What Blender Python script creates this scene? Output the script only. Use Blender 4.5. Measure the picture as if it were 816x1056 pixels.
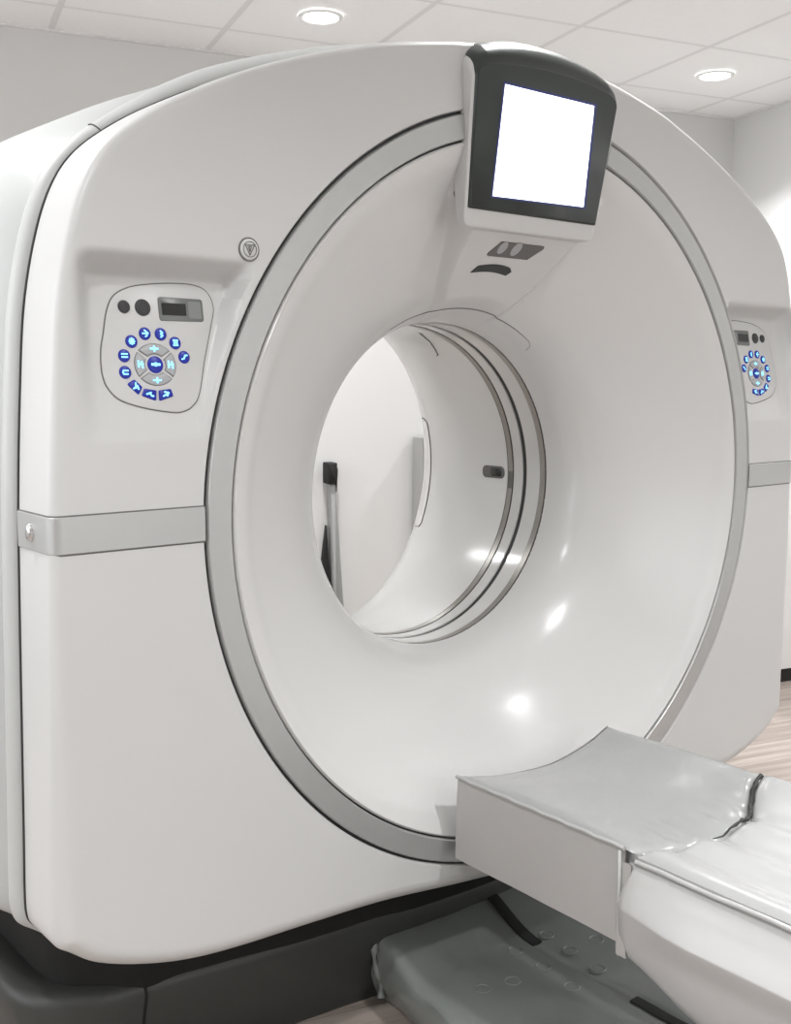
import bpy, bmesh, math, random
from math import pi, sin, cos, sqrt, atan2, hypot, radians
from mathutils import Vector, Matrix, noise
random.seed(4)
for o in list(bpy.data.objects): bpy.data.objects.remove(o)
C = bpy.context.scene.collection
SC = bpy.context.scene
Z0 = 1.00            # height of the bore axis above the floor; helpers take z relative to that axis

# ------------------------------------------------------------------ camera
cam_d = bpy.data.cameras.new('camera'); cam_o = bpy.data.objects.new('camera', cam_d); C.objects.link(cam_o)
Rt = Vector((0.779407, -0.626505, 0.003920)); Up = Vector((0.071951, 0.095723, 0.992804)); Fw = Vector((0.622372, 0.773517, -0.119684))
m = Matrix((Rt, Up, -Fw)).transposed().to_4x4(); m.translation = Vector((-1.47521, -1.41145, 0.21384 + Z0))
cam_o.matrix_world = m
cam_d.sensor_fit = 'HORIZONTAL'; cam_d.sensor_width = 36; cam_d.lens = 36 * 1106.44 / 816; cam_d.clip_start = 0.02
SC.camera = cam_o

# ------------------------------------------------------------------ world and exposure
w = bpy.data.worlds.new('world'); SC.world = w; w.use_nodes = True
w.node_tree.nodes['Background'].inputs[0].default_value = (1, 0.985, 0.965, 1)
w.node_tree.nodes['Background'].inputs[1].default_value = 0.3
SC.view_settings.view_transform = 'Standard'; SC.view_settings.look = 'None'
SC.view_settings.gamma = 1; SC.view_settings.use_curve_mapping = False
SC.view_settings.exposure = 0.18
LAMP_W = 16.5        # power of one ceiling downlight
FRONT_FILL_W = 16.0  # power of the fill lamp added at the front wall
WINDOW_W = 40.0      # daylight through the window in the left wall

# room axes
PHI = -0.26166
S = Vector((cos(PHI), sin(PHI), 0)); T = Vector((-sin(PHI), cos(PHI), 0))
CEIL = 1.5544; FLOOR = -Z0
G0 = Vector((0.7118, 2.3626, 0))
ST, TT = 0.61, 0.61 * 0.9773

# ------------------------------------------------------------------ materials
def mat(name, col, rough=0.5, metal=0.0, spec=0.5, coat=0.0, emis=None, es=0.0, bump=None, trans=0.0, var=None):
    m = bpy.data.materials.new(name); m.use_nodes = True; nt = m.node_tree; b = nt.nodes['Principled BSDF']
    b.inputs['Base Color'].default_value = (*col, 1); b.inputs['Roughness'].default_value = rough
    b.inputs['Metallic'].default_value = metal; b.inputs['Specular IOR Level'].default_value = spec
    b.inputs['Coat Weight'].default_value = coat; b.inputs['Coat Roughness'].default_value = 0.12
    b.inputs['Transmission Weight'].default_value = trans
    if emis: b.inputs['Emission Color'].default_value = (*emis, 1); b.inputs['Emission Strength'].default_value = es
    tc = nt.nodes.new('ShaderNodeTexCoord')
    if var:
        n = nt.nodes.new('ShaderNodeTexNoise'); n.inputs['Scale'].default_value = var[0]; n.inputs['Detail'].default_value = 3
        nt.links.new(tc.outputs['Object'], n.inputs['Vector'])
        mx = nt.nodes.new('ShaderNodeMix'); mx.data_type = 'RGBA'
        mx.inputs[6].default_value = (*[c * (1 - var[1]) for c in col], 1); mx.inputs[7].default_value = (*[min(1, c * (1 + var[1])) for c in col], 1)
        nt.links.new(n.outputs['Fac'], mx.inputs[0]); nt.links.new(mx.outputs[2], b.inputs['Base Color'])
    if bump:
        n = nt.nodes.new('ShaderNodeTexNoise'); n.inputs['Scale'].default_value = bump[0]; n.inputs['Detail'].default_value = 4
        nt.links.new(tc.outputs['Object'], n.inputs['Vector'])
        bp = nt.nodes.new('ShaderNodeBump'); bp.inputs['Strength'].default_value = bump[1]; bp.inputs['Distance'].default_value = bump[2]
        nt.links.new(n.outputs['Fac'], bp.inputs['Height']); nt.links.new(bp.outputs['Normal'], b.inputs['Normal'])
    return m
M = {}
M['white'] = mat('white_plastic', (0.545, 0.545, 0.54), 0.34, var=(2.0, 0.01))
M['rear'] = mat('rear_bowl_lightened', (0.72, 0.72, 0.71), 0.22, var=(2.0, 0.01))  # same white plastic, lightened for the light filling the bore
M['bowl'] = mat('bowl_lightened', (0.60, 0.597, 0.59), 0.20, spec=0.5, var=(2.0, 0.01))  # white plastic again, lightened to stand in for light caught in the bowl
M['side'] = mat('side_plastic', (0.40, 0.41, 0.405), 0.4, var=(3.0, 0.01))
M['trim'] = mat('grey_trim', (0.46, 0.47, 0.465), 0.35, var=(4.0, 0.015))
M['silver'] = mat('silver_band', (0.46, 0.465, 0.46), 0.36, metal=0.55, var=(60.0, 0.015))
M['groove'] = mat('dark_groove', (0.03, 0.03, 0.03), 0.6, var=(9, .1))
M['seam'] = mat('grey_seam', (0.13, 0.125, 0.12), 0.6, var=(9, .1))
M['base'] = mat('charcoal_plinth', (0.035, 0.037, 0.035), 0.42, bump=(320, 0.25, 0.0006), var=(5, .1))
M['core'] = mat('black_core', (0.008, 0.008, 0.008), 0.9, var=(5, .1))
M['bezel'] = mat('bezel_black', (0.016, 0.022, 0.020), 0.33, var=(8, .06))
M['screen'] = mat('lit_screen', (0.9, 0.9, 0.9), 0.3, emis=(1, 1, 1), es=1.6, var=(8, .01))
M['screenedge'] = mat('screen_edge_blue', (0.01, 0.015, 0.06), 0.3, emis=(0.02, 0.06, 0.6), es=0.15, var=(8, .1))
M['display'] = mat('small_display_grey', (0.13, 0.14, 0.135), 0.3, var=(8, .05))
M['display_light'] = mat('small_display_pale', (0.20, 0.21, 0.205), 0.3, var=(8, .05))
M['lcd'] = mat('lcd_black', (0.012, 0.013, 0.012), 0.2, var=(8, .1))
M['knob'] = mat('intercom_black', (0.03, 0.03, 0.032), 0.45, bump=(900, .6, .0006), var=(8, .1))
M['blue'] = mat('backlit_blue', (0.0, 0.008, 0.2), 0.35, emis=(0.0, 0.015, 0.75), es=0.12, var=(8, .1))
M['cyan'] = mat('backlit_cyan', (0.3, 0.7, 0.9), 0.35, emis=(0.18, 0.65, 1.0), es=1.1, var=(8, .02))
M['keygrey'] = mat('key_grey', (0.36, 0.37, 0.38), 0.4, var=(8, .03))
M['mylar'] = mat('clear_seal_strip', (0.62, 0.62, 0.61), 0.14, coat=0.5, var=(6, .02))
M['steel'] = mat('brushed_seal_band', (0.30, 0.285, 0.265), 0.3, metal=0.5, var=(20, .08))
M['chrome'] = mat('chrome', (0.6, 0.6, 0.6), 0.2, metal=0.9, var=(8, .02))
M['vinyl'] = mat('silver_grey_vinyl', (0.34, 0.347, 0.342), 0.22, coat=0.4, bump=(11, 0.45, 0.006), var=(5, .03))
M['vinyl_flap'] = mat('frosted_vinyl_flap', (0.40, 0.39, 0.38), 0.45, coat=0.1, bump=(6, 0.2, 0.004), var=(4, .04))
M['vinyl_white'] = mat('white_wrapped_table', (0.46, 0.455, 0.45), 0.28, coat=0.4, bump=(5, 0.3, 0.006), var=(4, .02))
M['pad'] = mat('pale_table_pad', (0.38, 0.383, 0.38), 0.24, coat=0.4, bump=(8, 0.5, 0.007), var=(4, .03))
M['clear'] = mat('clear_vinyl_edge', (0.42, 0.42, 0.415), 0.15, coat=0.5, var=(4, .02))
M['mat'] = mat('dark_green_grey_vinyl', (0.19, 0.205, 0.195), 0.24, coat=0.3, bump=(7, 0.35, 0.006), var=(4, .12))
M['strap'] = mat('black_strap', (0.006, 0.006, 0.006), 0.7, var=(60, .3))
M['wall'] = mat('wall_paint', (0.66, 0.655, 0.645), 0.85, bump=(180, 0.08, 0.001), var=(3, .01))
M['wallright'] = mat('wall_paint_bounce', (0.72, 0.72, 0.715), 0.85, bump=(180, 0.08, 0.001), var=(3, .01))  # wall paint made paler to bounce more light around the room
M['tile'] = mat('ceiling_tile', (0.88, 0.878, 0.87), 0.9, bump=(260, 0.25, 0.001), var=(40, .02))
M['tbar'] = mat('ceiling_grid', (0.74, 0.735, 0.725), 0.6, var=(9, .02))
M['baseboard'] = mat('black_baseboard', (0.008, 0.008, 0.008), 0.4, var=(9, .1))
M['lamp'] = mat('lamp_diffuser', (0.9, 0.9, 0.9), 0.5, emis=(1, 0.985, 0.96), es=9.0, var=(9, .01))
M['lampring'] = mat('lamp_trim', (0.8, 0.8, 0.79), 0.5, var=(9, .01))
M['cab'] = mat('white_cabinet', (0.80, 0.80, 0.79), 0.45, var=(4, .01))
M['counter'] = mat('grey_counter', (0.45, 0.44, 0.43), 0.35, var=(60, .08))
M['panelgrey'] = mat('grey_wall_panel', (0.33, 0.325, 0.32), 0.5, var=(4, .02))
M['boardgrey'] = mat('grey_board', (0.28, 0.285, 0.28), 0.45, var=(4, .03))
M['glass'] = mat('window_glass', (0.9, 0.95, 1.0), 0.02, trans=1.0)

def wood():
    m = bpy.data.materials.new('wood_floor'); m.use_nodes = True; nt = m.node_tree; b = nt.nodes['Principled BSDF']
    tc = nt.nodes.new('ShaderNodeTexCoord'); mp = nt.nodes.new('ShaderNodeMapping'); mp.inputs['Rotation'].default_value = (0, 0, -PHI)
    nt.links.new(tc.outputs['Object'], mp.inputs['Vector'])
    br = nt.nodes.new('ShaderNodeTexBrick'); br.inputs['Scale'].default_value = 1; br.inputs['Brick Width'].default_value = 1.2; br.inputs['Row Height'].default_value = 0.15
    br.inputs['Mortar Size'].default_value = 0.0012; br.inputs['Color1'].default_value = (0.40, 0.355, 0.325, 1); br.inputs['Color2'].default_value = (0.31, 0.27, 0.245, 1)
    br.inputs['Mortar'].default_value = (0.16, 0.13, 0.11, 1); nt.links.new(mp.outputs[0], br.inputs['Vector'])
    m2 = nt.nodes.new('ShaderNodeMapping'); m2.inputs['Scale'].default_value = (1.2, 16, 1); nt.links.new(mp.outputs[0], m2.inputs['Vector'])
    n = nt.nodes.new('ShaderNodeTexNoise'); n.inputs['Scale'].default_value = 2.5; n.inputs['Detail'].default_value = 6; nt.links.new(m2.outputs[0], n.inputs['Vector'])
    r = nt.nodes.new('ShaderNodeValToRGB'); r.color_ramp.elements[0].position = 0.3; r.color_ramp.elements[0].color = (0.62, 0.58, 0.55, 1); r.color_ramp.elements[1].position = 0.7; r.color_ramp.elements[1].color = (1.15, 1.12, 1.1, 1)
    nt.links.new(n.outputs['Fac'], r.inputs[0])
    mx = nt.nodes.new('ShaderNodeMix'); mx.data_type = 'RGBA'; mx.blend_type = 'MULTIPLY'; mx.inputs[0].default_value = 1
    nt.links.new(br.outputs['Color'], mx.inputs[6]); nt.links.new(r.outputs[0], mx.inputs[7]); nt.links.new(mx.outputs[2], b.inputs['Base Color'])
    b.inputs['Roughness'].default_value = 0.38
    return m
M['floor'] = wood()

# ------------------------------------------------------------------ helpers
def wpos(o):
    v = Vector((0, 0, 0))
    while o is not None: v += o.location; o = o.parent
    return v
def obj(name, verts, faces, material, parent=None, smooth=35, recalc=True, z=True):
    """verts in axis coordinates (z relative to the bore axis)"""
    vs = [Vector(v) + Vector((0, 0, Z0 if z else 0)) for v in verts]
    lo = Vector([min(v[i] for v in vs) for i in range(3)]); hi = Vector([max(v[i] for v in vs) for i in range(3)])
    c = (lo + hi) / 2; c.z = lo.z
    me = bpy.data.meshes.new(name); me.from_pydata([v - c for v in vs], [], faces); me.update()
    if recalc:
        bm = bmesh.new(); bm.from_mesh(me); bmesh.ops.recalc_face_normals(bm, faces=bm.faces); bm.to_mesh(me); bm.free()
    me.materials.append(material)
    if smooth: me.shade_smooth(); me.set_sharp_from_angle(angle=radians(smooth))
    o = bpy.data.objects.new(name, me); C.objects.link(o)
    if parent is not None: o.parent = parent; o.location = c - wpos(parent)
    else: o.location = c
    return o
def tag(o, label=None, cat=None, group=None, kind=None):
    if label: o['label'] = label
    if cat: o['category'] = cat
    if group: o['group'] = group
    if kind: o['kind'] = kind
    return o
def thing(name, loc, label, cat, group=None):
    o = bpy.data.objects.new(name, None); C.objects.link(o); o.location = Vector(loc) + Vector((0, 0, Z0)); o.empty_display_size = 0.1
    return tag(o, label, cat, group)
class G:
    def __init__(s): s.v = []; s.f = []
    def add(s, vs, fs):
        b = len(s.v); s.v += [tuple(v) for v in vs]; s.f += [tuple(b + i for i in f) for f in fs]; return s
    def loft(s, rings, closed=True, cap0=False, cap1=False):
        n = len(rings[0]); b = len(s.v)
        for r in rings: s.v += [tuple(p) for p in r]
        for k in range(len(rings) - 1):
            for i in range(n if closed else n - 1):
                j = (i + 1) % n
                s.f.append((b + k*n + i, b + k*n + j, b + (k+1)*n + j, b + (k+1)*n + i))
        if cap0: s.f.append(tuple(b + i for i in range(n)))
        if cap1: s.f.append(tuple(b + (len(rings)-1)*n + i for i in range(n)))
        return s
    def box(s, o, ax, ay, az):      # corner + three edge vectors
        o, ax, ay, az = map(Vector, (o, ax, ay, az)); P = [o, o+ax, o+ax+ay, o+ay]; P += [q + az for q in P]
        return s.add(P, [(0,3,2,1),(4,5,6,7),(0,1,5,4),(1,2,6,5),(2,3,7,6),(3,0,4,7)])
    def tube(s, pts, r, n=8, caps=True):
        pts = [Vector(p) for p in pts]; rings = []; up = None
        for i, p in enumerate(pts):
            t = (pts[min(i+1, len(pts)-1)] - pts[max(i-1, 0)]).normalized()
            if up is None: up = t.orthogonal().normalized()
            up = (up - t * up.dot(t)).normalized(); q = t.cross(up)
            rr = r[i] if isinstance(r, (list, tuple)) else r
            rings.append([p + rr * (cos(2*pi*k/n) * up + sin(2*pi*k/n) * q) for k in range(n)])
        return s.loft(rings, True, caps, caps)
    def build(s, name, material, parent=None, smooth=35, **k): return obj(name, s.v, s.f, material, parent, smooth, **k)
def sstep(a, b, x):
    t = max(0.0, min(1.0, (x - a) / (b - a))); return t * t * (3 - 2 * t)
def rounded(pts, rad, n=6):
    """polygon (2D) with filleted corners"""
    out = []; N = len(pts)
    for i in range(N):
        p = Vector(pts[i]); a = Vector(pts[i-1]); b = Vector(pts[(i+1) % N]); r = rad[i] if isinstance(rad, (list, tuple)) else rad
        u = (a - p).normalized(); v = (b - p).normalized(); ang = math.acos(max(-1, min(1, u.dot(v))))
        if r < 1e-6 or ang > 3.05: out += [tuple(p)] * (n + 1); continue
        d = min(r / math.tan(ang/2), (a-p).length*0.49, (b-p).length*0.49); r = d * math.tan(ang/2)
        c = p + (u + v).normalized() * (r / sin(ang/2)); q0 = p + u*d - c; q1 = p + v*d - c
        t0 = atan2(q0.y, q0.x); dt = (atan2(q1.y, q1.x) - t0 + pi) % (2*pi) - pi
        for k in range(n + 1): out.append((c.x + r*cos(t0 + dt*k/n), c.y + r*sin(t0 + dt*k/n)))
    return out
def inset2(poly, d):
    N = len(poly); A = sum(poly[i][0]*poly[(i+1)%N][1] - poly[(i+1)%N][0]*poly[i][1] for i in range(N)); sg = 1 if A > 0 else -1
    out = []
    for i in range(N):
        p = Vector(poly[i]); k = 1
        while (p - Vector(poly[i-k])).length < 1e-7 and k < N: k += 1
        t1 = (p - Vector(poly[i-k])).normalized(); k = 1
        while (Vector(poly[(i+k) % N]) - p).length < 1e-7 and k < N: k += 1
        t2 = (Vector(poly[(i+k) % N]) - p).normalized()
        n1 = Vector((-t1.y, t1.x)); n2 = Vector((-t2.y, t2.x)); n = n1 + n2
        if n.length < 1e-6: n = n1
        n.normalize(); m_ = min(1.6, 1/max(.3, n.dot(n1)))
        out.append((p.x + n.x*d*m_*sg, p.y + n.y*d*m_*sg))
    return out
def plate(g, poly, fn, h0, h1, bev=0.0):
    """raised plate: poly in 2D, fn(u,v,h)->3D"""
    rings = [[fn(u, v, h0) for u, v in poly]]
    if bev:
        rings.append([fn(u, v, h1 - bev) for u, v in poly]); q = inset2(poly, bev * 0.4); rings.append([fn(u, v, h1 - bev*0.3) for u, v in q]); q = inset2(poly, bev); rings.append([fn(u, v, h1) for u, v in q])
    else: rings.append([fn(u, v, h1) for u, v in poly])
    return g.loft(rings, True, False, True)
def rframe(org, ax, ay, az):
    org, ax, ay, az = map(Vector, (org, ax, ay, az)); return lambda u, v, h: org + u*ax + v*ay + h*az

# ------------------------------------------------------------------ room
DR = 2.816           # right wall along S
DB = 2.76            # back wall along T
DL = -3.1; DF = -4.2
def rp(s, t, z): v = S*s + T*t; return Vector((v.x, v.y, z))
g = G(); g.box(rp(DL, DF, FLOOR - 0.05), S*(DR - DL + .1), T*(DB - DF + .1), (0, 0, 0.05)); tag(g.build('floor', M['floor'], smooth=0), kind='structure')
def wall(name, a, b, material, out):
    g = G(); d = b - a; g.box(a, d, out * 0.1, Vector((0, 0, CEIL - FLOOR + 0.02))); tag(g.build(name, material, smooth=0), kind='structure')
wall('wall_back', rp(DL, DB, FLOOR), rp(DR + .1, DB, FLOOR), M['wall'], T)
wall('wall_right', rp(DR, DF, FLOOR), rp(DR, DB, FLOOR), M['wallright'], S)
# left wall, out of frame, with a wide window
g = G(); H = CEIL - FLOOR
def lw_(t0, t1, z0, z1): g.box(rp(DL, t0, FLOOR + z0), T*(t1 - t0), -S*0.1, Vector((0, 0, z1 - z0)))
WA, WB = -2.6, 2.0
lw_(DF, WA, 0, H); lw_(WB, DB, 0, H); lw_(WA, WB, 0, .8); lw_(WA, WB, 2.2, H); tag(g.build('wall_left', M['wallright'], smooth=0), kind='structure')
g = G()
for t0, t1, z0, z1 in ((WA, WB, .8, .86), (WA, WB, 2.14, 2.2), (WA, WA + .06, .86, 2.14), (WB - .06, WB, .86, 2.14), (-1.1, -1.04, .86, 2.14), (.4, .46, .86, 2.14)): lw_(t0, t1, z0, z1)
tag(g.build('window_1', M['lampring'], smooth=0), kind='structure')
g = G(); g.box(rp(DL - .05, WA + .06, FLOOR + .86), T*(WB - WA - .12), -S*.006, (0, 0, 1.28)); tag(g.build('window_2', M['glass'], smooth=0), kind='structure')
# front wall behind the photographer, with an unseen window added on its right half for fill
g = G(); FA, FB = .2, 2.3
def fw_(s0, s1, z0, z1): g.box(rp(s0, DF, FLOOR + z0), S*(s1 - s0), -T*0.1, Vector((0, 0, z1 - z0)))
fw_(DL, FA, 0, H); fw_(FB, DR + .1, 0, H); fw_(FA, FB, 0, .8); fw_(FA, FB, 2.2, H); tag(g.build('wall_front', M['wallright'], smooth=0), kind='structure')
g = G()
for s0, s1, z0, z1 in ((FA, FB, .8, .86), (FA, FB, 2.14, 2.2), (FA, FA + .06, .86, 2.14), (FB - .06, FB, .86, 2.14), (1.22, 1.28, .86, 2.14)): fw_(s0, s1, z0, z1)
tag(g.build('added_window_3', M['lampring'], smooth=0), kind='structure')
g = G(); g.box(rp(FA + .06, DF - .05, FLOOR + .86), S*(FB - FA - .12), -T*.006, (0, 0, 1.28)); tag(g.build('added_window_4', M['glass'], smooth=0), kind='structure')
# baseboards
for nm, a, d, o in (('baseboard_back', rp(DL, DB, FLOOR), S*(DR-DL), -T*.012), ('baseboard_right', rp(DR, DF, FLOOR), T*(DB-DF), -S*.012), ('baseboard_left', rp(DL, DF, FLOOR), T*(DB-DF), S*.012)):
    g = G(); g.box(a, d, o, (0, 0, .1)); tag(g.build(nm, M['baseboard'], smooth=0), kind='structure')
# ceiling: grid face with tegular tiles standing proud of it
g = G(); g.box(rp(DL, DF, CEIL + .012), S*(DR-DL+.1), T*(DB-DF+.1), (0, 0, .05))
gs0, gt0 = G0.dot(S), G0.dot(T)
LIGHTS = []
s1_, t1_ = Vector((0.906, 2.0, 0)).dot(S), Vector((0.906, 2.0, 0)).dot(T)
lamp_cells = {}
for i in range(-4, 3):
    for j in range(-5, 2):
        s_ = s1_ + i*3*ST; t_ = t1_ + j*3*TT
        if DL + .2 < s_ < DR - .1 and DF + .3 < t_ < DB - .1: LIGHTS.append((s_, t_, i, j))
for i in range(-9, 6):
    for j in range(-13, 3):
        a0, a1 = gs0 + i*ST + .009, gs0 + (i+1)*ST - .009; b0, b1 = gt0 + j*TT + .009, gt0 + (j+1)*TT - .009
        a0, a1 = max(a0, DL), min(a1, DR); b0, b1 = max(b0, DF), min(b1, DB)
        if a1 - a0 < .02 or b1 - b0 < .02: continue
        fn = lambda u, v, h: rp(u, v, CEIL + .014 - h)
        plate(g, [(a0, b0), (a1, b0), (a1, b1), (a0, b1)], fn, 0, .010, .002)
tag(g.build('ceiling', M['tile'], smooth=20), kind='structure')
g = G()
for i in range(-9, 6):
    a = gs0 + i*ST
    if DL < a < DR: g.box(rp(a - .012, DF, CEIL + .004), S*.024, T*(DB-DF), (0, 0, .01))
for j in range(-13, 3):
    b = gt0 + j*TT
    if DF < b < DB: g.box(rp(DL, b - .012, CEIL + .0045), S*(DR-DL), T*.024, (0, 0, .0095))
tag(g.build('trim_1', M['tbar'], smooth=0), kind='structure')
g = G()
g.box(rp(DL, DB - .02, CEIL - .003), S*(DR-DL), T*.02, (0, 0, .012)); g.box(rp(DR - .02, DF, CEIL - .0035), T*(DB-DF), S*.02, (0, 0, .012))
tag(g.build('trim_2', M['tbar'], smooth=0), kind='structure')

# ------------------------------------------------------------------ ceiling lights
def disc(g, c, r, z0, z1, n=48, r1=None):
    r1 = r if r1 is None else r1
    g.loft([[(c.x + r*cos(2*pi*k/n), c.y + r*sin(2*pi*k/n), z0) for k in range(n)], [(c.x + r1*cos(2*pi*k/n), c.y + r1*sin(2*pi*k/n), z1) for k in range(n)]], True, False, True)
LD = bpy.data.lights.new('downlight_beam', 'AREA'); LD.shape = 'DISK'; LD.size = 0.12; LD.energy = LAMP_W; LD.color = (0.98, 0.988, 1.0); LD.spread = radians(122)
def downlight(s_, t_, label):
    c = rp(s_, t_, CEIL); o = thing('recessed_ceiling_light', c, label, 'ceiling light', 'recessed round ceiling lights')
    g = G(); n = 48; prof = [(.082, 0), (.082, -.004), (.078, -.007), (.068, -.007), (.064, -.003), (.064, .001)]
    g.loft([[(c.x + r*cos(2*pi*k/n), c.y + r*sin(2*pi*k/n), CEIL + z) for k in range(n)] for r, z in prof]); g.build('trim_ring', M['lampring'], o)
    g = G(); disc(g, c, .0645, CEIL - .0005, CEIL - .003); g.build('diffuser', M['lamp'], o)
    l = bpy.data.objects.new('lamp', LD); C.objects.link(l); l.parent = o; l.location = (0, 0, -.012)
    return o
for s_, t_, i, j in LIGHTS:
    if (i, j) == (0, 0): lab = 'round recessed ceiling light above the top curve of the scanner, left of its lit screen'
    elif (i, j) == (1, 0): lab = 'round recessed ceiling light near the far right corner of the ceiling'
    else: lab = 'round recessed ceiling light out of view on the photographer side of the room'
    downlight(s_, t_, lab)
# daylight from the left window, then added fill from the front wall
wl = bpy.data.lights.new('window_daylight', 'AREA'); wl.shape = 'RECTANGLE'; wl.size = WB - WA - .2; wl.size_y = 1.25; wl.energy = WINDOW_W; wl.color = (0.965, 0.985, 1.0)
wo = bpy.data.objects.new('window_daylight', wl); C.objects.link(wo); wo.location = rp(DL + .02, (WA + WB)/2, FLOOR + 1.5 + Z0)
wo.rotation_euler = (-S).to_track_quat('Z', 'Y').to_euler()
w2 = bpy.data.lights.new('front_fill_light', 'AREA'); w2.shape = 'RECTANGLE'; w2.size = FB - FA - .2; w2.size_y = 1.25; w2.energy = FRONT_FILL_W; w2.color = (.965, .985, 1)  # unseen fill lamp, added to brighten the cover and bowl
wo = bpy.data.objects.new('front_fill_light', w2); C.objects.link(wo); wo.location = rp((FA + FB)/2, DF + .02, FLOOR + 1.5 + Z0)
wo.rotation_euler = (-T).to_track_quat('Z', 'Y').to_euler()

# ------------------------------------------------------------------ CT scanner
sc = thing('ct_scanner', (0, 0.55, FLOOR), 'large white ring-shaped CT scanner with a silver ring, lit screen and two blue-lit keypads', 'medical scanner')
half = [(0, .803), (.164, .795), (.336, .764), (.434, .737), (.525, .707), (.612, .673), (.693, .635), (.77, .592), (.835, .543), (.872, .492), (.898, .42), (.918, .32), (.928, .2), (.936, .05), (.940, -.1), (.944, -.3),
        (.947, -.45), (.949, -.54), (.948, -.575), (.942, -.592), (.925, -.605), (.885, -.634), (.82, -.660), (.74, -.680), (.65, -.690), (.5, -.697), (.35, -.706), (.15, -.730), (0, -.742)]
full = [(x*(1 - .050*sstep(.1, .6, x)), z) for x, z in half] + [(-x, z) for x, z in reversed(half[1:-1])]
def catmull(P, k=16):
    out = []; N = len(P)
    for i in range(N):
        a, b, c, d = (Vector(P[(i + q) % N]) for q in (-1, 0, 1, 2))
        for s in range(k):
            t = s / k; out.append(0.5 * (2*b + (c - a)*t + (2*a - 5*b + 4*c - d)*t*t + (3*b - a - 3*c + d)*t**3))
    return out
dense = catmull(full)
angs = sorted([(atan2(p.y, p.x) % (2*pi), p.length) for p in dense])
def rho(th):
    th %= 2*pi; lo, hi = 0, len(angs)
    while lo < hi:
        mid = (lo + hi)//2
        if angs[mid][0] < th: lo = mid + 1
        else: hi = mid
    a = angs[lo - 1]; b = angs[lo % len(angs)]; da = (b[0] - a[0]) % (2*pi); t = ((th - a[0]) % (2*pi)) / da if da > 1e-9 else 0
    return a[1] + (b[1] - a[1]) * t
NT = 1440
TH = [2*pi*k/NT for k in range(NT)]
OUT = [(rho(t)*cos(t), rho(t)*sin(t)) for t in TH]
def offs(d): return inset2(OUT, d)
def nrm(i):
    a = Vector(OUT[i-4]); b = Vector(OUT[(i+4) % NT]); t = (b - a).normalized(); return Vector((-t.y, t.x))
NRM = [nrm(i) for i in range(NT)]
def off(d): return [(OUT[i][0] + NRM[i].x*d, OUT[i][1] + NRM[i].y*d) for i in range(NT)]   # inwards for d > 0
PD = 0.040                      # depth of the keypad pockets at their top edge
def pocket(x, z):
    ax = abs(x); r = hypot(x, z)
    if not (.12 < z < .40 and .6 < ax < .92): return 0
    lin = max(0, (z - .13) / .23)
    top = 1 - sstep(.360, .396, z); sx = (1 - sstep(.858, .896, ax)) if x < 0 else 1 - sstep(.825, .87, ax)
    if x > 0: return PD * min(lin, 1) * top * sx * sstep(.706, .712, r)
    inner = sstep(.712, .728, r) if ax < .73 else 1
    s2 = sstep(.620 + (.36 - z)*.33, .645 + (.36 - z)*.33, ax)
    return PD * min(lin, 1) * top * sx * max(s2, 0) * inner
def chin(i): return .015 + .013*sstep(-.15, -.55, OUT[i][1])    # rounding radius of the front edge grows downwards
# front cover
R0 = .7045; MR = 44
I5 = [(OUT[i][0] + NRM[i].x*chin(i), OUT[i][1] + NRM[i].y*chin(i)) for i in range(NT)]
rings = [[(R0*cos(t), .016, R0*sin(t)) for t in TH], [(R0*cos(t), .003, R0*sin(t)) for t in TH]]
for k in range(MR + 1):
    f = k / MR; ring = []
    for i, t in enumerate(TH):
        a = (R0 + .002)*cos(t), (R0 + .002)*sin(t); b = I5[i]; x = a[0] + (b[0]-a[0])*f; z = a[1] + (b[1]-a[1])*f
        ring.append((x, pocket(x, z), z))
    rings.append(ring)
for a in (15, 30, 45, 60, 75, 90):
    ring = []
    for i in range(NT):
        c = chin(i); d = c * (1 - sin(radians(a))); ring.append((OUT[i][0] + NRM[i].x*d, c*(1 - cos(radians(a))), OUT[i][1] + NRM[i].y*d))
    rings.append(ring)
for d, y in ((-.001, .07), (-.002, .114), (-.001, .117), (.03, .118)): rings.append([(p[0], y, p[1]) for p in off(d)])
G().loft(rings).build('front_cover', M['white'], sc, 40)
# raised black strip painting in the shaded gap behind the front cover, then the rolled trim, the side shell and the rear cover
G().loft([[(p[0], y, p[1]) for p in off(d)] for d, y in ((.03, .1170), (.0, .1180), (-.0032, .1190), (-.0032, .1212), (.0, .1225), (.03, .126))]).build('gap_shade_strip', M['groove'], sc)
def wide(i):            # the trim is a narrow tube down the sides and a broad roll over the top
    x, z = OUT[i]; return sstep(-.84, -.55, x) * sstep(.5, .66, z)
W_ = [wide(i) for i in range(NT)]
tr = []
for k in range(13):
    a = pi * k / 12; tr.append([(OUT[i][0] + NRM[i].x*(.008 - (.023 + .015*W_[i])*sin(a)), .1235 + (.024 + .028*W_[i])*(1 - cos(a)), OUT[i][1] + NRM[i].y*(.008 - (.023 + .015*W_[i])*sin(a))) for i in range(NT)])
tr.append([(p[0], .26, p[1]) for p in off(.010)])
G().loft(tr).build('rolled_trim', M['trim'], sc, 40)
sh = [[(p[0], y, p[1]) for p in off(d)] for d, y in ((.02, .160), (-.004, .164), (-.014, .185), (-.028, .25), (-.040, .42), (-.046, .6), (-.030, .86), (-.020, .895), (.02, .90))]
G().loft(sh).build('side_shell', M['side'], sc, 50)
rc = [[(p[0], y, p[1]) for p in off(d)] for d, y in ((.01, .905), (-.002, .91), (.0, .96), (.012, .99), (.04, 1.008))] + [[(.63*cos(t), 1.012, .63*sin(t)) for t in TH], [(.587*cos(t), 1.01, .587*sin(t)) for t in TH]]
G().loft(rc).build('rear_cover', M['white'], sc, 50)
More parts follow.
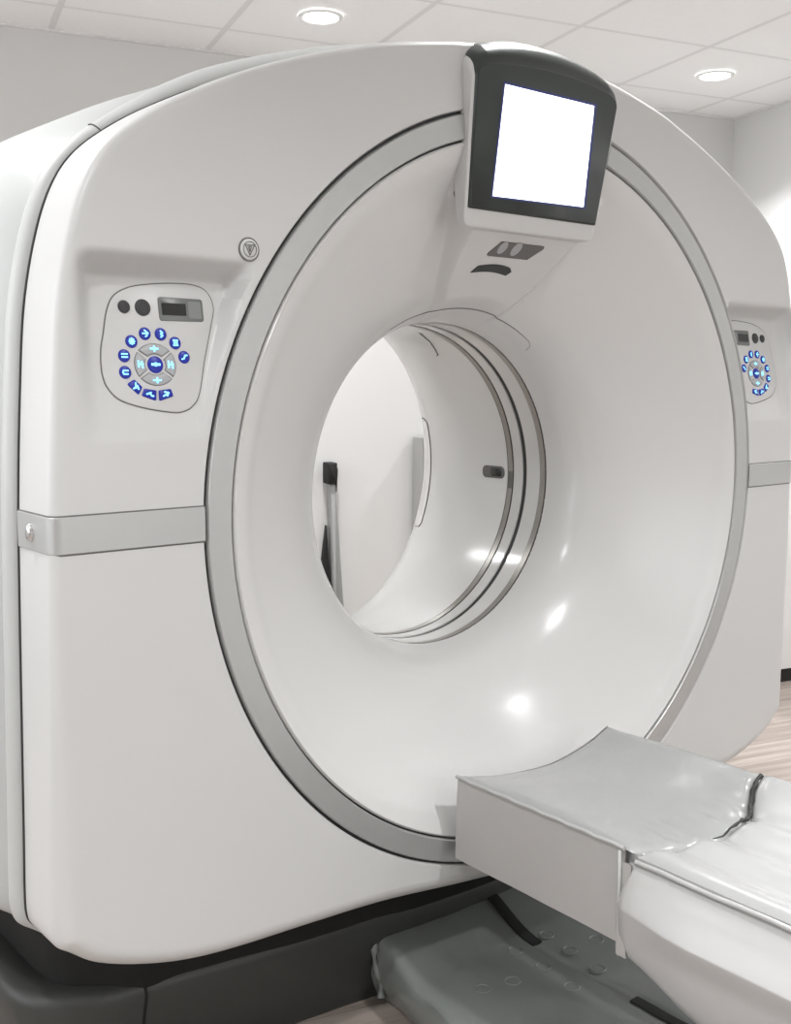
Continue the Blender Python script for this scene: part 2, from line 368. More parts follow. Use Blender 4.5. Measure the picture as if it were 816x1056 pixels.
# joint line of the trim at the upper left
def outline_at(zt, side=-1, upper=True):
    best = min((i for i in range(NT) if OUT[i][0]*side > 0 and OUT[i][1] > (0 if upper else -9)), key=lambda i: abs(OUT[i][1] - zt)); return best
i0 = outline_at(.577)
pts = []
for k in range(9):
    a = pi * (k / 8) * .52; d = .008 - (.0235 + .015*W_[i0])*sin(a); pts.append((OUT[i0][0] + NRM[i0].x*d, .124 + (.024 + .028*W_[i0])*(1 - cos(a)), OUT[i0][1] + NRM[i0].y*d))
G().tube(pts, .0013).build('trim_joint', M['groove'], sc)

# ring
def arc_ring(g, a0, a1, prof, n=700):
    rs = []
    for k in range(n + 1):
        t = a0 + (a1 - a0)*k/n; rs.append([(r*cos(t), y, r*sin(t)) for r, y in prof])
    g.loft(rs, True, True, True)
A0, A1 = radians(105.2), radians(360 + 74)
g = G(); arc_ring(g, A0, A1, [(.657, .012), (.657, .002), (.659, -.0005), (.697, -.0005), (.699, .002), (.699, .012)]); g.build('silver_ring', M['silver'], sc, 40)
g = G(); n = 720; g.loft([[(r*cos(2*pi*k/n), .0095, r*sin(2*pi*k/n)) for k in range(n)] for r in (.650, .706)]); g.build('ring_groove', M['groove'], sc)
g = G(); arc_ring(g, radians(74), radians(105.2), [(.650, .012), (.650, .001), (.706, .001), (.706, .012)], 40); g.build('console_footing', M['white'], sc)

# bowl
prof = [(.6535, .010), (.6535, .004), (.650, .001), (.625, .014), (.60, .032), (.56, .059), (.52, .086), (.48, .113), (.45, .134), (.42, .157), (.40, .174), (.385, .189), (.37, .206), (.358, .224), (.348, .245), (.341, .268), (.3375, .288)]
def cm_open(P, k=5):
    out = []
    for i in range(len(P) - 1):
        a = Vector(P[max(i-1, 0)]); b = Vector(P[i]); c = Vector(P[i+1]); d = Vector(P[min(i+2, len(P)-1)])
        for s in range(k):
            t = s/k; out.append(0.5*(2*b + (c - a)*t + (2*a - 5*b + 4*c - d)*t*t + (3*b - a - 3*c + d)*t**3))
    out.append(Vector(P[-1])); return out
bp = [Vector(p) for p in prof[:3]] + cm_open(prof[2:], 5)[1:]
def bowl_y(r):
    for a, b in zip(bp, bp[1:]):
        if b.x <= r <= a.x and a.x > b.x: return a.y + (b.y - a.y)*(a.x - r)/(a.x - b.x)
    return 0 if r > .65 else .29
def spine_w(z): 
    K = [(.33, .06), (.36, .085), (.40, .112), (.44, .128), (.48, .138), (.51, .156), (.54, .182), (.60, .188), (.70, .19)]
    if z <= K[0][0]: return K[0][1]
    for a, b in zip(K, K[1:]):
        if z <= b[0]: return a[1] + (b[1]-a[1])*(z-a[0])/(b[0]-a[0])
    return .19
def spine_y(z): return .200 - (z - .345)*1.08
def bowl_surf(x, z):
    r = hypot(x, z); y = bowl_y(r)
    if z > .3 and r > .345:
        ys = max(spine_y(z), .026); wd = spine_w(z); d = y - ys
        if d > 0:
            k = 1 - sstep(wd - .004, wd + .016 + d*.14, abs(x - .012))
            k *= sstep(.344, .385, r); y = y - d*k
    return y
rings = []
for q in bp:
    rings.append([(q.x*cos(t), (q.y if q.x > .652 else bowl_surf(q.x*cos(t), q.x*sin(t))), q.x*sin(t)) for t in TH])
G().loft(rings).build('bowl_front', M['bowl'], sc, 60)
def curve_on_bowl(pts2, lift=.0012): return [(x, bowl_surf(x, z) - lift, z) for x, z in pts2]
# seam arc over the bore, with its hooked right end
a_ = [radians(120 - k*(120-56.5)/60) for k in range(61)]; pts = [(.362*cos(t), .362*sin(t)) for t in a_] + [(.208, .292), (.2085, .284)]
G().tube(curve_on_bowl(pts, .0004), [.0006 + .0008*sin(pi*min(1, k/60)) for k in range(len(pts))], 6).build('bore_seam', M['seam'], sc)

# bore liner and seal rings
def revolve(g, pr, a0=0, a1=2*pi, n=360, closed=True):
    if closed: g.loft([[(r*cos(2*pi*k/n), y, r*sin(2*pi*k/n)) for k in range(n)] for r, y in pr])
    else:
        rs = []
        for r, y in pr: rs.append([(r*cos(a0 + (a1-a0)*k/n), y, r*sin(a0 + (a1-a0)*k/n)) for k in range(n + 1)])
        g.loft(rs, False)
def band(name, y0, y1, r, material, dr=.004):
    g = G(); revolve(g, [(r + dr, y0), (r, y0 + .0008), (r, y1 - .0008), (r + dr, y1)]); return g.build(name, material, sc, 60)
band('seal_edge', .288, .2915, .3385, M['groove'])
band('seal_band', .2915, .308, .3372, M['steel'])
band('clear_strip', .308, .352, .3380, M['mylar'], .006)
band('scan_slot', .352, .3645, .3400, M['groove'])
band('clear_strip', .3645, .394, .3375, M['mylar'], .006)
band('seal_edge', .394, .396, .3372, M['groove'])
band('seal_band', .396, .412, .3366, M['steel'])
band('seal_edge', .412, .414, .3372, M['groove'])
rp_ = [(.3375, .414), (.337, .46), (.338, .50), (.343, .56), (.353, .62), (.370, .68), (.392, .74), (.420, .80), (.452, .85), (.490, .90), (.535, .955), (.572, .995), (.587, 1.01)]
rq = cm_open(rp_, 5)
g = G(); revolve(g, [(p.x, p.y) for p in rq], n=480); g.build('bowl_rear', M['rear'], sc, 60)
def rear_r(y):
    for a, b in zip(rq, rq[1:]):
        if a.y <= y <= b.y: return a.x + (b.x - a.x)*(y - a.y)/(b.y - a.y)
    return .587
def on_rear(y, z, lift=.001): r = rear_r(y) - lift; return (sqrt(max(0, r*r - z*z)), y, z)
# camera window in the bore wall
def bore_plate(g, poly, h0, h1):
    plate(g, poly, lambda u, v, h: ((rear_r(u) - h)*cos(v/.337), u, (rear_r(u) - h)*sin(v/.337)), h0, h1, .0008)
g = G(); bore_plate(g, rounded([(.424, -.0145), (.500, -.0145), (.500, .0145), (.424, .0145)], .0125, 8), -.003, .0022)
cw = g.build('bore_sensor', M['seam'], sc); g = G(); bore_plate(g, rounded([(.432, -.010), (.470, -.010), (.470, .010), (.432, .010)], .006, 6), .0010, .0030); g.build('lens', M['lcd'], cw)
g = G(); revolve(g, [(.3372, .3958), (.3360, .3964), (.3360, .4120), (.3372, .4126)], radians(-6), radians(1.0), 24, False); g.build('seal_clip', M['seam'], sc)
# seam of the service panel in the rear bowl
sp = [on_rear(.84, .118), on_rear(.80, .116)] + [on_rear(.777 + .018*sin(pi*k/12)*0, .108 - k*.023) for k in range(0, 12)] + [on_rear(.775, -.160), on_rear(.790, -.172), on_rear(.84, -.178)]
G().tube(sp, .0013, 6).build('service_panel_seam', M['seam'], sc)
sp = [(rear_r(y) - .001, y, t) for y, t in ((.452, 74), (.47, 66), (.488, 60), (.498, 57), (.503, 55.5), (.512, 55))]
G().tube([(r*cos(radians(t)), y, r*sin(radians(t))) for r, y, t in sp], .0012, 6).build('upper_bore_seam', M['seam'], sc)

# side bands: silver strips left and right, wrapping round the front edge
for sd in (-1, 1):
    zb, zt = -.0217, .0299
    def prof_x(z, lift):
        i = min(range(NT), key=lambda i: abs(OUT[i][1] - z) + (0 if OUT[i][0]*sd > 0 else 9)); X = abs(OUT[i][0]); c = .016
        P = [(.7042, -lift), (X - c, -lift)]
        for a in (15, 30, 45, 60, 75, 90): P.append((X - c*(1 - sin(radians(a))) + lift*sin(radians(a)), .0 + c*(1 - cos(radians(a))) - lift*cos(radians(a))))
        P += [(X + .001 + lift, .07), (X + .002 + lift, .116)]
        return P
    def strip(z0, z1, lift, name, material, x0=None):
        rs = []
        for z, l in ((z0, -.001), (z0, lift*.6), (z0 + .001, lift), (z1 - .001, lift), (z1, lift*.6), (z1, -.001)):
            P = prof_x((z0+z1)/2, l); rs.append([(sd*(max(x, sqrt(.7042**2 - z*z)) if k == 0 else x), y, z) for k, (x, y) in enumerate(P)])
        return G().loft(rs, False).build(name, material, sc, 40)
    strip(zb - .0022, zt + .0022, .0006, 'band_seam', M['seam'])
    bo = strip(zb, zt, .0022, 'side_band', M['silver'])
    X = .937
    # rounded latch button on the side face of the strip
    g = G(); fn = rframe((sd*(X + .0045), .066, .004), (0, 1, 0), (0, 0, 1), (sd, 0, 0))
    plate(g, [(.009*cos(2*pi*k/24), .013*sin(2*pi*k/24)) for k in range(24)], fn, -.004, .006, .004); g.build('latch_button', M['chrome'], bo, 60)

# emergency stop symbol
def face_fn(cx, cz, y=.0): return rframe((cx, y, cz), (1, 0, 0), (0, 0, 1), (0, -1, 0))
def circ(r, n=32, cx=0, cz=0): return [(cx + r*cos(2*pi*k/n), cz + r*sin(2*pi*k/n)) for k in range(n)]
def ringlet(g, r, wd, fn, h, cx=0, cz=0, n=40):
    g.loft([[fn(cx + q*cos(2*pi*k/n), cz + q*sin(2*pi*k/n), hh) for k in range(n)] for q, hh in ((r - wd/2, 0), (r - wd/2, h), (r + wd/2, h), (r + wd/2, 0))])
def stroke(g, pts, wd, fn, h, closed=False):
    P = [Vector(p) for p in pts]; N = len(P)
    for i in range(N if closed else N - 1):
        a, b = P[i], P[(i+1) % N]; t = (b - a).normalized(); n_ = Vector((-t.y, t.x))*wd/2; e = t*wd*.3
        plate(g, [tuple(a - e - n_), tuple(b + e - n_), tuple(b + e + n_), tuple(a - e + n_)], fn, 0, h)
fn = face_fn(-.6225, .410)
g = G(); plate(g, circ(.0155), fn, -.001, .0035, .0015); es = g.build('emergency_stop_button', M['white'], sc)
g = G(); ringlet(g, .0170, .0016, fn, .0010); ringlet(g, .0112, .0010, fn, .0042)
stroke(g, [(-.008, .0065), (.008, .0065), (0, -.0085)], .0012, fn, .0042, True); stroke(g, [(0, .0035), (0, -.002)], .0012, fn, .0042); stroke(g, [(-.0035, .0045), (.0035, .0045), (0, -.004)], .0008, fn, .0041, True)
g.build('stop_symbol', M['seam'], es)

# keypads, in pockets left and right
BTN = [(-.7816, .2817), (-.7568, .2816), (-.7352, .2695), (-.7230, .2492), (-.8034, .2700), (-.8166, .2497), (-.8175, .2264)]
QUAD = [[(-.8168, .2098), (-.8051, .2167), (-.7935, .2059), (-.8007, .1946)], [(-.7911, .2037), (-.7722, .2011), (-.7744, .1861), (-.7961, .1935)], [(-.7690, .2011), (-.7493, .2033), (-.7464, .1926), (-.7696, .1857)]]
OUTL = [(-.8513, .2395), (-.8490, .2600), (-.8441, .2781), (-.8358, .3104), (-.8240, .3325), (-.8018, .3456), (-.7703, .3525), (-.7284, .3565), (-.6931, .3555), (-.6733, .3460), (-.6655, .3249), (-.6710, .3017), (-.6890, .2464), (-.7032, .1964), (-.7164, .1785), (-.7323, .1708), (-.7522, .1700), (-.7949, .1771), (-.8289, .1883), (-.8455, .2055), (-.8507, .2225)]
nl = Vector((0, -.23, -PD)).normalized() * 1.0
if nl.y > 0: nl = -nl
nl = Vector((0, -1, PD/.23)).normalized()
def pfn(sd):
    def f(u, v, h):
        x = -u - .026 if sd > 0 else u
        return Vector((x, PD*(v - .13)/.23, v)) + nl*h
    return f
GL = [  # small symbol strokes for each key, in units of key radius
    [[(-.5, 0), (.5, 0)], [(-.1, .5), (.4, .1)], [(0, -.5), (.3, -.3)]],
    [[(-.1, .5), (.25, .2), (-.1, 0), (.25, -.25), (-.1, -.5)]],
    [[(-.4, .4), (.4, .4)], [(-.3, 0), (.3, 0)], [(-.4, -.4), (.4, -.4)], [(-.25, .4), (-.25, -.4)], [(.25, .4), (.25, -.4)]],
    [[(-.5, -.35), (-.1, -.25), (.1, .25), (.5, .3)]],
    [[(-.5, 0), (.5, 0)], [(0, -.5), (0, .5)], [(-.35, -.35), (.35, .35)], [(-.35, .35), (.35, -.35)]],
    [[(-.5, .25), (-.1, .25)], [(.1, .25), (.5, .25)], [(-.5, -.25), (.5, -.25)]],
    [[(.45, .25), (-.35, .25), (-.45, -.05), (-.35, -.3), (.4, -.3)]],
]
for sd in (-1, 1):
    F = pfn(sd); outl = [tuple(p) for p in catmull(OUTL, 6)]
    o = G(); plate(o, inset2(outl, -.0012), F, -.002, .0004); po = o.build('keypad', M['seam'], sc)
    o = G(); plate(o, inset2(outl, .0006), F, -.001, .0016, .0006); o.build('keypad_plate', M['white'], po)
    g = G(); plate(g, rounded([(-.7561, .3011), (-.6841, .3020), (-.6841, .3349), (-.7561, .3354)], .004), F, .0015, .0030, .0006); g.build('display_frame', M['display'], po)
    g = G(); plate(g, rounded([(-.7085, .306), (-.688, .306), (-.688, .331), (-.7085, .331)], .002), F, .0028, .0033); g.build('display_side', M['display_light'], po)
    g = G(); plate(g, rounded([(-.7516, .3093), (-.7126, .3095), (-.7126, .327), (-.7516, .3268)], .001), F, .0028, .0034); g.build('display_window', M['lcd'], po)
    for c, r in (((-.8096, .3187), .0092), ((-.7808, .3188), .0120)):
        g = G(); plate(g, circ(r, 32, *c), F, .001, .0040, .0015); ringlet(g, r*.55, r*.12, F, .0046, *c); g.build('intercom_grille', M['knob'], po)
    for (c, gl) in zip(BTN, GL):
        g = G(); plate(g, circ(.0091, 32, *c), F, .001, .0036, .0012); b = g.build('round_key', M['blue'], po)
        g = G(); r = .0088
        for st in gl: stroke(g, [(c[0] + a*r, c[1] + q*r) for a, q in st], .0021, F, .0040)
        g.build('key_symbol', M['cyan'], b)
    for q in QUAD:
        c = (sum(p[0] for p in q)/4, sum(p[1] for p in q)/4)
        g = G(); plate(g, rounded(q, .002), F, .001, .0036, .0012); b = g.build('wedge_key', M['blue'], po)
        g = G()
        k = QUAD.index(q)
        S3 = [[[(-.45, -.4), (.3, .1)], [(0, .55), (0, -.3)], [(.35, -.1), (.45, -.5)]], [[(-.6, -.05), (.2, .2)], [(-.1, .1), (.3, -.35)], [(.3, -.35), (.6, -.4)]], [[(-.5, -.35), (.4, .1)], [(-.2, .35), (.55, .2)], [(.2, -.3), (.5, .25)]]][k]
        for st in S3: stroke(g, [(c[0] + a*.0085, c[1] + e*.0085) for a, e in st], .0023, F, .0040)
        g.build('key_symbol', M['cyan'], b)
    cx, cz = -.7700, .2378
    g = G(); plate(g, circ(.0122, 32, cx, cz), F, .001, .0036, .0012); b = g.build('centre_key', M['blue'], po)
    g = G(); stroke(g, [(cx - .006, cz), (cx + .006, cz)], .0035, F, .0042); stroke(g, [(cx, cz - .002), (cx, cz + .002)], .0030, F, .0042); g.build('key_symbol', M['cyan'], b)
    for k, (ca, sy) in enumerate(((90, 0), (180, 1), (270, 0), (0, 1))):
        def seg(ri, ro, dl):
            P = []
            for t in [ca + dl*(-1 + 2*i/12) for i in range(13)]: P.append((cx + ro*1.06*cos(radians(t)), cz + ro*.98*sin(radians(t))))
            for t in [ca + dl*.86*(1 - 2*i/12) for i in range(13)]: P.append((cx + ri*1.06*cos(radians(t)), cz + ri*.98*sin(radians(t))))
            return P
        dl = 49 if sy == 0 else 36
        g = G(); plate(g, seg(.0152, .0308, dl), F, .001, .0022); ar = g.build('arc_key', M['seam'], po)
        g = G(); plate(g, seg(.0160, .0300, dl - 2), F, .002, .0034, .0008); g.build('arc_key_face', M['keygrey'], ar) if False else None
        if True:
            q = g.build('arc_key_face', M['keygrey'], ar)
        ex, ez = cx + .0235*cos(radians(ca)), cz + .0225*sin(radians(ca))
        g = G()
        if sy == 0: stroke(g, [(ex - .006, ez), (ex + .006, ez)], .0024, F, .0040); stroke(g, [(ex, ez - .0035), (ex, ez + .0035)], .0024, F, .0040)
        else: stroke(g, [(ex - .003, ez + .005), (ex - .003, ez - .004)], .0024, F, .0040); stroke(g, [(ex + .002, ez + .004), (ex + .003, ez - .005)], .0024, F, .0040); stroke(g, [(ex - .004, ez), (ex + .004, ez)], .0022, F, .0040)
        g.build('arc_key_symbol', M['cyan'], ar)

# console with the screen
CA, CB = -.02, .15
def cfn(u, v, h): y = CA + CB*(.65 - v); return Vector((u, y, v)) + Vector((0, -1, -CB)).normalized()*h
def arch(x0, x1, z0, zs, crown, n=16, rr=.02):
    P = rounded([(x0 + .012, z0), (x1 - .006, z0)], 0) if False else []
    P += [(x0, z0), (x1, z0)]
    T_ = [(x1, zs)]
    for k in range(n + 1):
        t = k/n; x = x1 + (x0 - x1)*t; T_.append((x, zs + crown*4*t*(1-t)*.92 + .012*(1 - abs(2*t - 1)**6)))
    return P + T_[1:]
# white body of the console
def poly_body(zlow, ztop, grow):
    base = [(-.177 - grow, .488), (-.160, .474), (.135, .472), (.157 + grow, .488)]
    return base
def sideprof(z): t = (z - .49)/(.75 - .49); return -.176 - .018*t, .154 + .018*t
def console_outline(z0, grow=0.0, top=0.0, rb=.018, zt=.752):
    l0, r0 = sideprof(z0); l1, r1 = sideprof(.755)
    P = [(l0 - grow, z0 - grow), (r0 + grow, z0 - grow), (r1 + grow, zt)]
    n = 14
    for k in range(1, n): t = k/n; P.append((r1 + grow + (l1 - r1 - 2*grow)*t, zt + (.016 + top)*(4*t*(1-t))**.75 + .004))
    P.append((l1 - grow, zt))
    rad = [rb, rb, .03] + [.02]*(n - 1) + [.03]
    return rounded(P, rad, 5)
co = thing('x', (0, 0, 0), '', ''); bpy.data.objects.remove(co)
def console_shell(zlow, grow, d0, rb, bottom_drop, back):
    lo = console_outline(zlow, grow, .004, rb, .742 - bottom_drop); hi = console_outline(zlow, grow, .028, rb, .772 - bottom_drop)
    md = max(b[1] - a[1] for a, b in zip(lo, hi)); rs = []
    rs.append([(x*.985, back if t > .3 else min(back, .030), z) for (x, z), t in zip(inset2(hi, .004), [(b[1] - a[1])/md for a, b in zip(lo, hi)])])
    rs.append([(x, (back if (z - lo[i][1])/md > .3 else min(back, .030)) - .001, z) for i, (x, z) in enumerate(hi)])
    for k in range(8, -1, -1):
        a = k/8*pi/2; P = []
        for (xl, zl), (xh, zh) in zip(lo, hi):
            t = (zh - zl)/md; z = zl + (zh - zl)*sin(a); x = xl + (xh - xl)*sin(a)
            P.append((x, CA + CB*(.65 - zl) + d0 + .003 + (.006 + .060*t)*(1 - cos(a)), z))
        rs.append(P)
    rs.append([(x, CA + CB*(.65 - z) + d0, z) for x, z in inset2(lo, .0035)])
    return rs
g = G(); g.loft(console_shell(.490, .004, .005, .018, .006, .045), True, False, True); g.build('console_housing', M['white'], sc, 50)
g = G(); g.loft([[(x, min(y, .126), z) for x, y, z in r] for r in console_shell(.516, -.0005, .0, .003, 0, .126)], True, False, True); g.build('screen_bezel', M['bezel'], sc, 40)
g = G(); SCR = [(-.1265, .5365), (.1085, .5475), (.1035, .7255), (-.1275, .7250)]
SCR = [(-.1265, .541), (.1105, .546), (.1035, .7245), (-.1265, .7245)]
plate(g, [(-.1295, .5380), (.1170, .5430), (.1105, .7285), (-.1295, .7280)], cfn, -.001, .0008); so = g.build('screen_surround', M['screenedge'], sc)
g = G(); plate(g, SCR, cfn, .0002, .0014); g.build('screen', M['screen'], so)
# laser window and slot on the spine under the console
def on_spine(u, v, h): return Vector((u, bowl_surf(u, v), v)) + Vector((0, -.68, -.73))*h
g = G(); plate(g, rounded([(-.058, .452), (.052, .452), (.079, .476), (-.041, .476)], .003), on_spine, -.002, .0020); lw = g.build('laser_window', M['seam'], sc)
for cx_, r in ((-.030, .0100), (.006, .0110)):
    g = G(); plate(g, circ(r, 28, cx_, .467), on_spine, .001, .0028, .0008); g.build('laser_lens', M['keygrey'], lw)
g = G(); P = [(-.066 + .092*k/10, .4225 + .004*sin(pi*k/10)) for k in range(11)] + [(.034 - .092*k/10, .434 + .005*sin(pi*k/10) - (.004 if k < 1 else 0)) for k in range(11)]
plate(g, P, on_spine, -.002, .0020); g.build('breathing_light_slot', M['bezel'], sc)

# plinth under the covers
hb = [(0, .115), (.2, .125), (.33, .142), (.5, .160), (.62, .176), (.72, .190), (.80, .200), (.86, .232), (.905, .27), (.925, .33), (.93, .5), (.93, .80), (.90, .87), (.8, .90), (0, .90)]
fb = hb + [(-x, y) for x, y in reversed(hb[1:-1])]
fb2 = [tuple(p) for p in catmull(fb, 4)]
def plan(d, z): return [(x, y, z) for x, y in inset2(fb2, d)]
g = G(); g.loft([plan(.045, FLOOR), plan(.040, FLOOR + .01), plan(0, -.825), plan(.006, -.808), plan(.02, -.799), plan(.06, -.797), plan(.10, -.82)], True, True, True); g.build('plinth', M['base'], sc, 50)
for sx in (-.727, .727):
    g = G(); g.tube([(sx, .2305, FLOOR + .01), (sx, .1905, -.825), (sx, .196, -.808), (sx, .215, -.798)], .0028, 6); g.build('plinth_seam', M['core'], sc)
g = G(); g.loft([[(x*.93, .17 + (y-.17)*.95, z) for x, y in fb2 if True] for z in (-.83, -.60)], True, True, True)
g.build('shade_block', M['core'], sc, 30)  # near-black block standing in for the shade under the covers

# ------------------------------------------------------------------ patient table
tb = thing('patient_table', (0, -1.4, FLOOR), 'long white patient table with rounded underside lowered in front of the scanner opening', 'examination table')
# cradle: dished tray carrying the pads
def dish(x): t = x/.2; return -.030*(1 - min(1, t*t)) + .012*max(0, t)**3
g = G(); rs = []
for y in (-.03, -.6, -1.4, -2.3):
    top = [(-.195 + .39*k/20, y, -.500 + dish(-.195 + .39*k/20)) for k in range(21)]; bot = [(.19 - .38*k/10, y, -.55 - .02*sin(pi*k/10)) for k in range(11)]
    rs.append(top + bot)
g.loft(rs, True, True, True); g.build('cradle', M['cab'], tb)
# body: loft along y
def body_sec(y):
    f = sstep(-.40, -.56, y); k2 = sstep(-.45, -1.0, y)
    zk = -.650 - .085*f - .10*k2
    L = [(-.185, -.545), (-.200, -.518), (-.216, -.516), (-.230 - .004*f, -.545), (-.240 - .018*f, -.573), (-.240 - .020*f, -.584), (-.236 - .010*f, -.620), (-.228 - .010*f, -.650 - .01*f), (-.215 - .005*f, zk + .045 if False else -.66 - .045*f - .03*k2), (-.17, zk - .0), (-.08, zk - .015), (0, zk - .018)]
    L = [tuple(p) for p in cm_open(L, 4)]
    R = [(-x, z) for x, z in reversed(L[:-1])]
    return [(x, y, z) for x, z in L + R]
ys = [-.405, -.408, -.415, -.43, -.45, -.48, -.52, -.56, -.62, -.7, -.8, -.95, -1.1, -1.4, -1.8, -2.3]
def shrink(sec, s, cz=-.58): return [(x*s, y, cz + (z - cz)*s) for x, y, z in sec]
rs = [shrink(body_sec(ys[0]), .80), shrink(body_sec(ys[1]), .93), shrink(body_sec(ys[2]), .975)] + [body_sec(y) for y in ys[3:]]
for r in rs[3:]:
    for i, (x, y, z) in enumerate(r):
        n_ = noise.noise(Vector((x*5, y*4, z*6))) * .006; r[i] = (x + (n_ if x < 0 else -n_), y, z)
g = G().loft(rs, True, True, True); g.build('table_body', M['vinyl_white'], tb, 60)
g = G(); fb3 = rounded([(-.2, -2.1), (.2, -2.1), (.2, -1.1), (-.2, -1.1)], .06)
g.loft([[(x, y, FLOOR) for x, y in fb3], [(x, y, -.76) for x, y in fb3]], True, True, True); g.build('pedestal', M['cab'], tb)

# front vinyl pad cover with its hanging side flap
def pad_top(x, y):
    t = (x + .21)/.42; f = dish(x) + .004
    wr = .0035*noise.noise(Vector((x*9, y*7, 1))) + .004*max(0, 1 - abs(y + .40)/.07)*sin(x*95 + 3*noise.noise(Vector((x*8, 0, 2))))*sstep(-.2, -.02, x)
    puff = .012*sstep(-.06, -.14, y)*sstep(.0, .2, y + .46)
    return -.495 + f + wr + puff*(1 - abs(2*t-1)**3)
fr = thing('vinyl_pad_cover', (0, -.22, -.5), 'silver-grey glossy vinyl pad cover on the table end nearest the scanner opening, flap hanging down', 'vinyl cover')
NX, NY = 60, 60
def seam_y(x): return -.425 - .018*sin(pi*(x + .2)/.4) + .052*sstep(.03, .2, x)
rows = []
for j in range(NY + 1):
    v = j/NY; row = []
    for i in range(NX + 1):
        x = -.208 + .413*i/NX; y0 = -.022; y1 = seam_y(x); y = y0 + (y1 - y0)*v
        e = min(v, 1 - v)*NY; ex = min(i, NX - i); k = (1 - math.exp(-e*.9))*(1 - math.exp(-ex*.9))
        row.append((x, y, pad_top(x, y) - .008*(1 - k)))
    rows.append(row)
skirt0 = [(x, y + .002, z - .02) for x, y, z in rows[0]]; skirt1 = [(x, y - .001, z - .014) for x, y, z in rows[-1]]
g = G(); g.loft([skirt0] + rows + [skirt1], False); g.loft([[r[-1] for r in rows], [(r[-1][0], r[-1][1], r[-1][2] - .045) for r in rows]], False)
g.build('pad_top', M['vinyl'], fr, 60)
def flap(name, parent, x0, ya, yb, ztop, zbot, material, n=40, bulge=.006, round_end=0.0, amp=.004, seed=0):
    rs = []
    for k in range(15):
        f = k/14; row = []
        for i in range(n + 1):
            u = i/n; y = ya + (yb - ya)*u; z = ztop + (zbot - ztop)*f
            x = x0 - bulge*sin(pi*f*.6) - amp*noise.noise(Vector((y*8, z*6, seed)))*f
            if round_end and f > .8: z += 0
            row.append((x, y, z))
        rs.append(row)
    back = [[(x + .003, y, z) for x, y, z in r] for r in reversed(rs)]
    return G().loft(rs + back, False).build(name, material, parent, 60)
flap('side_flap', fr, -.207, -.020, -.405, -.497, -.650, M['vinyl_flap'])
flap('far_flap', fr, .207, -.020, -.405, -.50, -.60, M['vinyl_flap'])
# rear flap hem piping at the corner, and the hem cord along the top edge
g = G(); g.tube([(-.211, -.02 - .385*k/20, -.4955 + .001*sin(k*2.1)) for k in range(21)], .0035, 8); g.build('edge_piping', M['clear'], fr, 60)
g = G(); g.tube([(-.216, -.400, -.50), (-.225, -.408, -.515), (-.229, -.411, -.56), (-.228, -.411, -.61), (-.224, -.409, -.645), (-.215, -.403, -.668)], .0032, 8); g.build('corner_piping', M['clear'], fr, 60)
# front drop of the cover, facing the scanner
rs = []
for k in range(9):
    f = k/8; rs.append([(-.207 + .414*i/40, -.020 + .003*sin(pi*f) , (pad_top(-.207 + .414*i/40, -.03) - .006) + (-.650 - pad_top(-.207 + .414*i/40, -.03))*f) for i in range(41)])
G().loft(rs, False).build('end_flap', M['vinyl_flap'], fr, 60)

# long pad on the main part of the table
def pad2(x, y):
    t = (x + .205)/.41
    ridge = .006*sin(x*58 + 2.2*noise.noise(Vector((x*3, y*1.2, 4)))) * (1 - abs(2*t-1)**4)
    return -.489 + dish(x)*.55 + ridge + .004*noise.noise(Vector((x*6, y*3, 7))) + .008*sstep(.12, .2, x)
lp = thing('table_pad', (0, -1.4, -.5), 'pale glossy creased pad on the long outer part of the patient table', 'table pad')
NX, NY = 60, 90; rows = []
for j in range(NY + 1):
    v = j/NY; row = []
    for i in range(NX + 1):
        x = -.212 + .422*i/NX; ya = seam_y(x) - .008; y = ya + (-2.28 - ya)*v**1.3
        e = (y - ya)*-120; ex = min(i, NX - i); k = (1 - math.exp(-max(0, e)))*(1 - math.exp(-ex*.9)); row.append((x, y, pad2(x, y) - .012*(1 - k)))
    rows.append(row)
g = G(); g.loft([[(x, y + .001, z - .012) for x, y, z in rows[0]]] + rows, False)
for c in (0, -1): g.loft([[r[c] for r in rows], [(r[c][0], r[c][1], r[c][2] - .022) for r in rows]], False)
g.build('pad_top', M['pad'], lp, 60)
g = G(); g.tube([(-.214, -.43 - 1.85*k/40, -.508 + .001*sin(k*1.7)) for k in range(41)], .004, 8); g.build('edge_piping', M['clear'], lp, 60)
# ragged dark tube painting in the shaded gap between the two covers
P = [(-.04 + .242*k/20, seam_y(-.04 + .242*k/20) - .0045, max(pad_top(-.04 + .242*k/20, seam_y(-.04 + .242*k/20)), pad2(-.04 + .242*k/20, -.45)) - .0085) for k in range(21)]
P = [(x, y + .0015*sin(i*2.1), z + .004*(1 - sstep(.05, .13, x))) for i, (x, y, z) in enumerate(P)]
g = G(); g.tube(P, [.0008 + .0040*min(1, k/9)*(.75 + .25*sin(k*2.9)) for k in range(21)], 6); g.build('split_shade', M['groove'], lp, 60)
# clear loose wrap hanging over the front end of the table body
flap('loose_wrap', lp, -.222, -.408, -.428, -.512, -.660, M['vinyl_flap'], 12, .004, amp=.006, seed=3)

